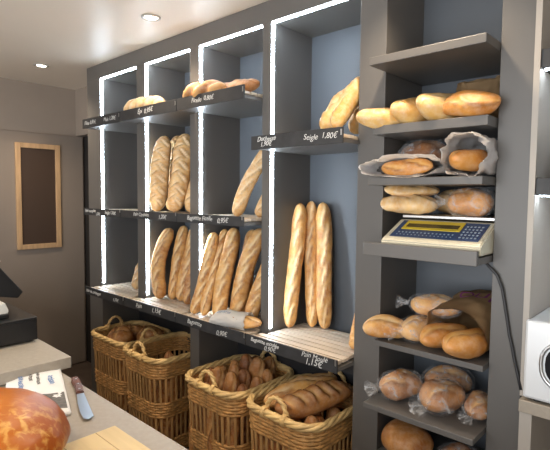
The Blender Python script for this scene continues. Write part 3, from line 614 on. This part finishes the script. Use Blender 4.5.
def wrap_text(target, s, size, m, loc, rot, d):       # lettering laid onto a curved surface along direction d
    o = text(s, size, m, None, loc, rot, 0, .0002); bpy.context.view_layer.update()
    from mathutils.bvhtree import BVHTree
    me = target.data; tw_ = target.matrix_world; bv = BVHTree.FromPolygons([tw_ @ v.co for v in me.vertices], [p.vertices[:] for p in me.polygons])
    ti = tw_.inverted(); d = Vector(d).normalized(); ok = []; ow = o.matrix_world.copy()
    for v in o.data.vertices:
        p = ow @ v.co; h = bv.ray_cast(p, d)
        v.co = ti @ ((h[0] if h[0] else p) - d*.0015)
    o.parent = target; o.location = (0, 0, 0); o.rotation_euler = (0, 0, 0); return o
wrap_text(k, 'OUR', .075, 'pink', (-.735, .13, ZS+.32), (0, 0, -.1), (0, 0, -1))
g = 'orange loaves sticking out of the brown bag'
ob = [loaf_mesh('orange_loaf', .24, .055, 'orange', 185+i, 'slash', 1, endp=2.3, gd=.1) for i in range(2)]
bread(ob[0], 'orange_loaf', 'left orange loaf sticking out of the brown lettered bag', (-.775, -.085, ZS+.053), (-.70, .13, ZS+.056), (.3, -.4, 1), g, (.95, .95, 1))
bread(ob[1], 'orange_loaf', 'right orange loaf sticking out of the brown lettered bag', (-.665, -.12, ZS+.056), (-.61, .12, ZS+.056), (.3, -.4, 1), g, (1, 1, 1))
wrap_text(SLEEVE, 'BAGUETTE', .020, 'print', (-1.93, -.125, 1.10), (0, 0, .1), (0, .25, -1))
# seventh shelf (z .80)
ZS = .801
g = 'bagged loaves on the shelf second from bottom'
bagged('bagged brown loaf at the left end, its knot facing front, second lowest shelf', (-.955, -.06, ZS+.053), (-.86, .10, ZS+.053), .055, 'brown', 190, group=g)
bagged('bagged brown loaf in the middle, second lowest shelf', (-.75, -.08, ZS+.058), (-.72, .12, ZS+.058), .060, 'brown', 191, group=g)
bagged('bagged brown loaf at the back between the two front ones, second lowest shelf', (-.86, .13, ZS+.062), (-.70, .23, ZS+.062), .055, 'brown', 192, group=g)
bagged('bagged brown loaf at the right end, second lowest shelf', (-.607, -.03, ZS+.05), (-.61, .15, ZS+.05), .042, 'brown', 193, group=g)
# lowest shelf (z .555)
ZS = .556
bread(loaf_mesh('round_loaf', .22, .075, 'brown', 195, 'plain', wide=1.3, deep=.9, endp=2.1, nu=40), 'round_loaf', 'round brown loaf on the lowest shelf cut off by the bottom edge', (-.985+.0, .02, ZS+.07), (-.785, .04, ZS+.07), (0, -.3, 1), None, (.98, .98, .95))
bagged('bagged dark loaf beside the round one on the lowest shelf', (-.745, .02, ZS+.05), (-.62, .12, ZS+.05), .052, 'deep', 196)

# ---------------------------------------------------------------- right-hand niche with microwave
nk = thing('niche_unit', 'off-white side niche with dark shelves at the right edge', 'shelving unit', (0, .1, 0))
bx('side_panel', 'side', nk, -.4555, -.437, -.11, .255, .955, 2.568)
bx('back_panel', 'side', nk, -.437, .89, .235, .255, 0, 2.568)
for z0, z1 in ((2.035, 2.095), (1.628, 1.684)):
    bx('shelf', 'strip', nk, -.436, .89, -.105, .234, z0, z1, bev=.002)
    bx('light_strip', 'led', nk, -.43, .88, -.085, -.075, z0-.004, z0-.0005)
bx('counter_slab', 'counter', nk, -.4475, .89, -.15, .234, .915, .957, bev=.003)
bx('cupboard_side', 'side', nk, -.4475, -.41, -.135, .234, 0, .914)
bx('cupboard_shelf', 'side', nk, -.41, .89, -.12, .234, .45, .47)
mw = thing('microwave', 'silver microwave oven on the right counter, mostly out of frame', 'microwave', (-.2, .08, .958))
bx('case', 'silver', mw, -.236, .25, -.10, .15, .012, .262, bev=.006)
bm = bmesh.new(); add_box(bm, -.238, .252, -.128, -.101, .008, .266, bev=.009); obj('door_front', bm, 'silver', mw)
bm = bmesh.new(); n = 40
pts = []
for i in range(n):
    a = 2*PI*i/n; c, s = math.cos(a), math.sin(a); pts.append((.02+math.copysign(abs(c)**.75, c)*.195, math.copysign(abs(s)**.75, s)*.088))
add_poly(bm, pts, .004); o = obj('window', bm, 'glass_dark', mw); o.rotation_euler = (PI/2, 0, 0); o.location = (0, -.1285, .135)
bm = bmesh.new(); add_tube(bm, [(x, -.1325, z+.135) for x, z in [(p[0]*1.0+(p[0]-.02)*.06, p[1]*1.1) for p in pts]], .006, 6, closed=True); obj('window_ring', bm, 'steel', mw, True)
bm = bmesh.new()
for sx in (-.2, .2):
    for sy in (-.1, .1): add_lathe(bm, [(.012, 0), (.012, .012)], sx, sy, 10)
obj('feet', bm, 'black', mw)
t = thing('preserve_jar', 'glass jar of green preserve with pale lid, right edge shelf', 'jar', (-.345, -.03, 1.685))
bm = bmesh.new(); add_lathe(bm, [(.036, 0), (.04, .006), (.04, .075), (.034, .088)], n=24); obj('glass', bm, 'jar', t, True)
bm = bmesh.new(); add_lathe(bm, [(.036, .0885), (.036, .108), (.033, .110)], n=24); obj('lid', bm, 'white_plastic', t, True)
o = bx('brown_box', 'brownbox', None, -.04, .04, -.03, .03, 0, .13, bev=.002); o.location = (-.33, .12, 1.685); tag(o, 'small brown carton behind the green jar on the right edge shelf', 'box')

# ---------------------------------------------------------------- counters and what stands on them
ct = thing('serving_counter', 'low greige serving counter with the glazed bread and knife on it', 'counter', (-.8, -1.3, 0))
bx('counter_top', 'counter', ct, -1.3, 1.3, -.42, .37, .862, .90, bev=.002)
bx('counter_body', 'side', ct, -1.27, 1.28, -.38, .32, 0, .862)
rc = thing('till_counter', 'slightly higher greige counter carrying the black cash drawer', 'counter', (-3.1, -1.3, 0))
bx('counter_top', 'counter2', rc, -1.25, 1.19, -.42, .415, .905, .95, bev=.002)
bx('counter_body', 'side', rc, -1.22, .98, -.38, .37, 0, .905)
# cash drawer
cdw = thing('cash_drawer', 'black cash drawer box on the till counter', 'cash drawer', (-2.42, -1.10, .951))
bx('case', 'black', cdw, -.20, .20, -.20, .20, .008, .112, bev=.004)
bm = bmesh.new(); add_box(bm, .2005, .2025, -.185, .185, .015, .10); obj('drawer_front', bm, 'black', cdw)
bm = bmesh.new()
for sx in (-.17, .17):
    for sy in (-.17, .17): add_lathe(bm, [(.015, 0), (.015, .008)], sx, sy, 10)
obj('feet', bm, 'black', cdw)
# point-of-sale screen seen from the side
ps = thing('till_screen', 'black tilted till screen at the left edge above the cash drawer', 'till screen', (-2.42, -1.10, 1.064))
bm = bmesh.new(); add_box(bm, -.15, .15, -.12, .10, 0, .02, bev=.004); obj('base_plate', bm, 'black', ps)
bm = bmesh.new(); add_tube(bm, [(0, -.02, .018), (0, -.02, .09)], .022, 12); obj('neck', bm, 'black', ps, True)
bm = bmesh.new(); add_prism(bm, [(.195, .090), (.173, .064), (.05, .090), (-.075, .39), (-.05, .41)], -.17, .05); bmesh.ops.bevel(bm, geom=bm.edges[:], offset=.003, segments=1, affect='EDGES'); obj('screen', bm, 'black', ps)
pp = thing('receipt_printer', 'white wedge-shaped receipt printer on the cash drawer', 'printer', (-2.33, -1.055, 1.0645))
bm = bmesh.new(); add_prism(bm, [(-.07, 0), (.045, 0), (.06, .03), (.045, .068), (-.07, .045)], -.045, .045); bmesh.ops.bevel(bm, geom=bm.edges[:], offset=.003, segments=2, affect='EDGES'); obj('case', bm, 'white_plastic', pp)
cp = thing('customer_display', 'thin metallic bar display above the till screen at the left edge', 'display', (-2.50, -1.02, 1.0645))
bm = bmesh.new(); add_tube(bm, [(0, -.03, 0), (0, -.03, .225)], .008, 8); obj('pole', bm, 'black', cp, True)
bx('display_bar', 'steel', cp, -.02, .02, -.16, .055, .225, .233, bev=.002)
# big glazed loaf
def round_bread():
    bm = bmesh.new(); nu, nv = 48, 72; rings = []
    for i in range(nu+1):
        f = -PI/2*.86+(PI/2*.86+PI/2)*i/nu; ring = []
        for j in range(nv):
            a = 2*PI*j/nv; d = Vector((math.cos(f)*math.cos(a), math.cos(f)*math.sin(a), math.sin(f)))
            k = 1+.05*noise.noise(d*1.6+Vector((3, 1, 2)))+.012*noise.noise(d*6)
            r = .228*k; z = .062+(.125 if d.z > 0 else .062)*d.z*k
            ring.append(bm.verts.new((d.x*r, d.y*r, max(0, z))))
        rings.append(ring)
    for A, B in zip(rings, rings[1:]):
        for q in range(nv): bm.faces.new((A[q], A[(q+1) % nv], B[(q+1) % nv], B[q]))
    bm.faces.new(rings[0][::-1]); bmesh.ops.remove_doubles(bm, verts=bm.verts, dist=.0004)
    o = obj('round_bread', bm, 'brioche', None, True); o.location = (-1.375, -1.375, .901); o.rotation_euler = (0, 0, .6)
    tag(o, 'very large glossy orange-brown round bread in the near left corner', 'bread')
round_bread()
# paper bag on the counter
def counter_bag():
    t = thing('printed_bag', 'flattened white paper bag with blue print beside the big round bread', 'paper bag', (-1.747, -1.085, .901))
    bm = bmesh.new(); nx, ny = 26, 16; W, H = .46, .19; rows = []
    for i in range(nx+1):
        rows.append([bm.verts.new((W*(i/nx-.5)+.0015*math.sin(j*1.9), H*(j/ny-.5), .010+.007*math.sin(PI*j/ny)+.003*noise.noise(Vector((i*.35, j*.4, 1))))) for j in range(ny+1)])
    for i in range(nx):
        for j in range(ny): bm.faces.new((rows[i][j], rows[i+1][j], rows[i+1][j+1], rows[i][j+1]))
    r = bmesh.ops.extrude_face_region(bm, geom=bm.faces[:]); 
    for v in [q for q in r['geom'] if isinstance(q, bmesh.types.BMVert)]: v.co.z = .0005
    bmesh.ops.recalc_face_normals(bm, faces=bm.faces)
    me_o = obj('bag_sheet', bm, 'paper', t, True)
    def surf(name, m, x0, x1, y0, y1, n=10):     # print that follows the paper's surface
        bm = bmesh.new(); rr = []
        for i in range(n+1):
            row = []
            for j in range(5):
                x = x0+(x1-x0)*i/n; y = y0+(y1-y0)*j/4; jj = (y/H+.5)*ny; ii = (x/W+.5)*nx
                row.append(bm.verts.new((x, y, .0108+.007*math.sin(PI*max(0, min(1, jj/ny)))+.003*noise.noise(Vector((ii*.35, jj*.4, 1))))))
            rr.append(row)
        for i in range(n):
            for j in range(4): bm.faces.new((rr[i][j], rr[i+1][j], rr[i+1][j+1], rr[i][j+1]))
        return obj(name, bm, m, t, True)
    surf('printed_panel', 'grey_print', .05, .19, -.09, .088)
    surf('blue_mark', 'print', .02, .048, -.05, -.0)
    return t, surf
cb, surf = counter_bag()
for k, (x, y, s, sz, mm) in enumerate([(-.17, -.055, 'BOULANGERIE', .022, 'print'), (-.17, -.02, 'PATISSERIE', .016, 'grey_print'), (-.17, .005, 'PAIN TRADITION', .016, 'grey_print'), (-.12, .045, 'artisan', .034, 'print')]):
    text(s, sz, mm, cb, (x, y, .0195), (0, 0, 0), 0, name='lettering')
cb.rotation_euler = (0, 0, math.radians(-18.6))
# knife
kn = thing('kitchen_knife', 'knife with riveted brown wooden handle lying on the serving counter', 'knife', (-1.627, -.978, .901))
bm = bmesh.new(); add_poly(bm, [(-.125, -.011), (-.10, -.014), (-.05, -.010), (.0, -.012), (.0, .010), (-.05, .012), (-.10, .012), (-.125, .009)], .015); bmesh.ops.bevel(bm, geom=bm.edges[:], offset=.003, segments=2, affect='EDGES'); obj('handle', bm, 'handle', kn)
bm = bmesh.new()
for x in (-.10, -.06, -.02): add_lathe(bm, [(.0032, .0145), (.0032, .0162)], x, 0, 10)
obj('rivets', bm, 'steel', kn)
bm = bmesh.new(); add_poly(bm, [(.0, -.011), (.06, -.017), (.12, -.019), (.165, -.016), (.172, -.004), (.16, .011), (.0, .009)], .002); o = obj('blade', bm, 'steel_blade', kn); o.location = (0, 0, .006)
kn.rotation_euler = (0, 0, math.radians(-17.4)); kn.scale = (1.27, 1.15, 1)
# yellow board
yb = thing('yellow_board', 'flat pale yellow board on the counter, cut by the bottom edge', 'board', (-1.0, -1.20, .901))
bx('panel', 'board', yb, -.315, .55, -.25, .185, 0, .012, bev=.003)
bm = bmesh.new()
for y in (.12, .02, -.09): add_box(bm, -.31, .545, y, y+.0022, .0118, .0124)
obj('joint_lines', bm, 'board_line', yb)
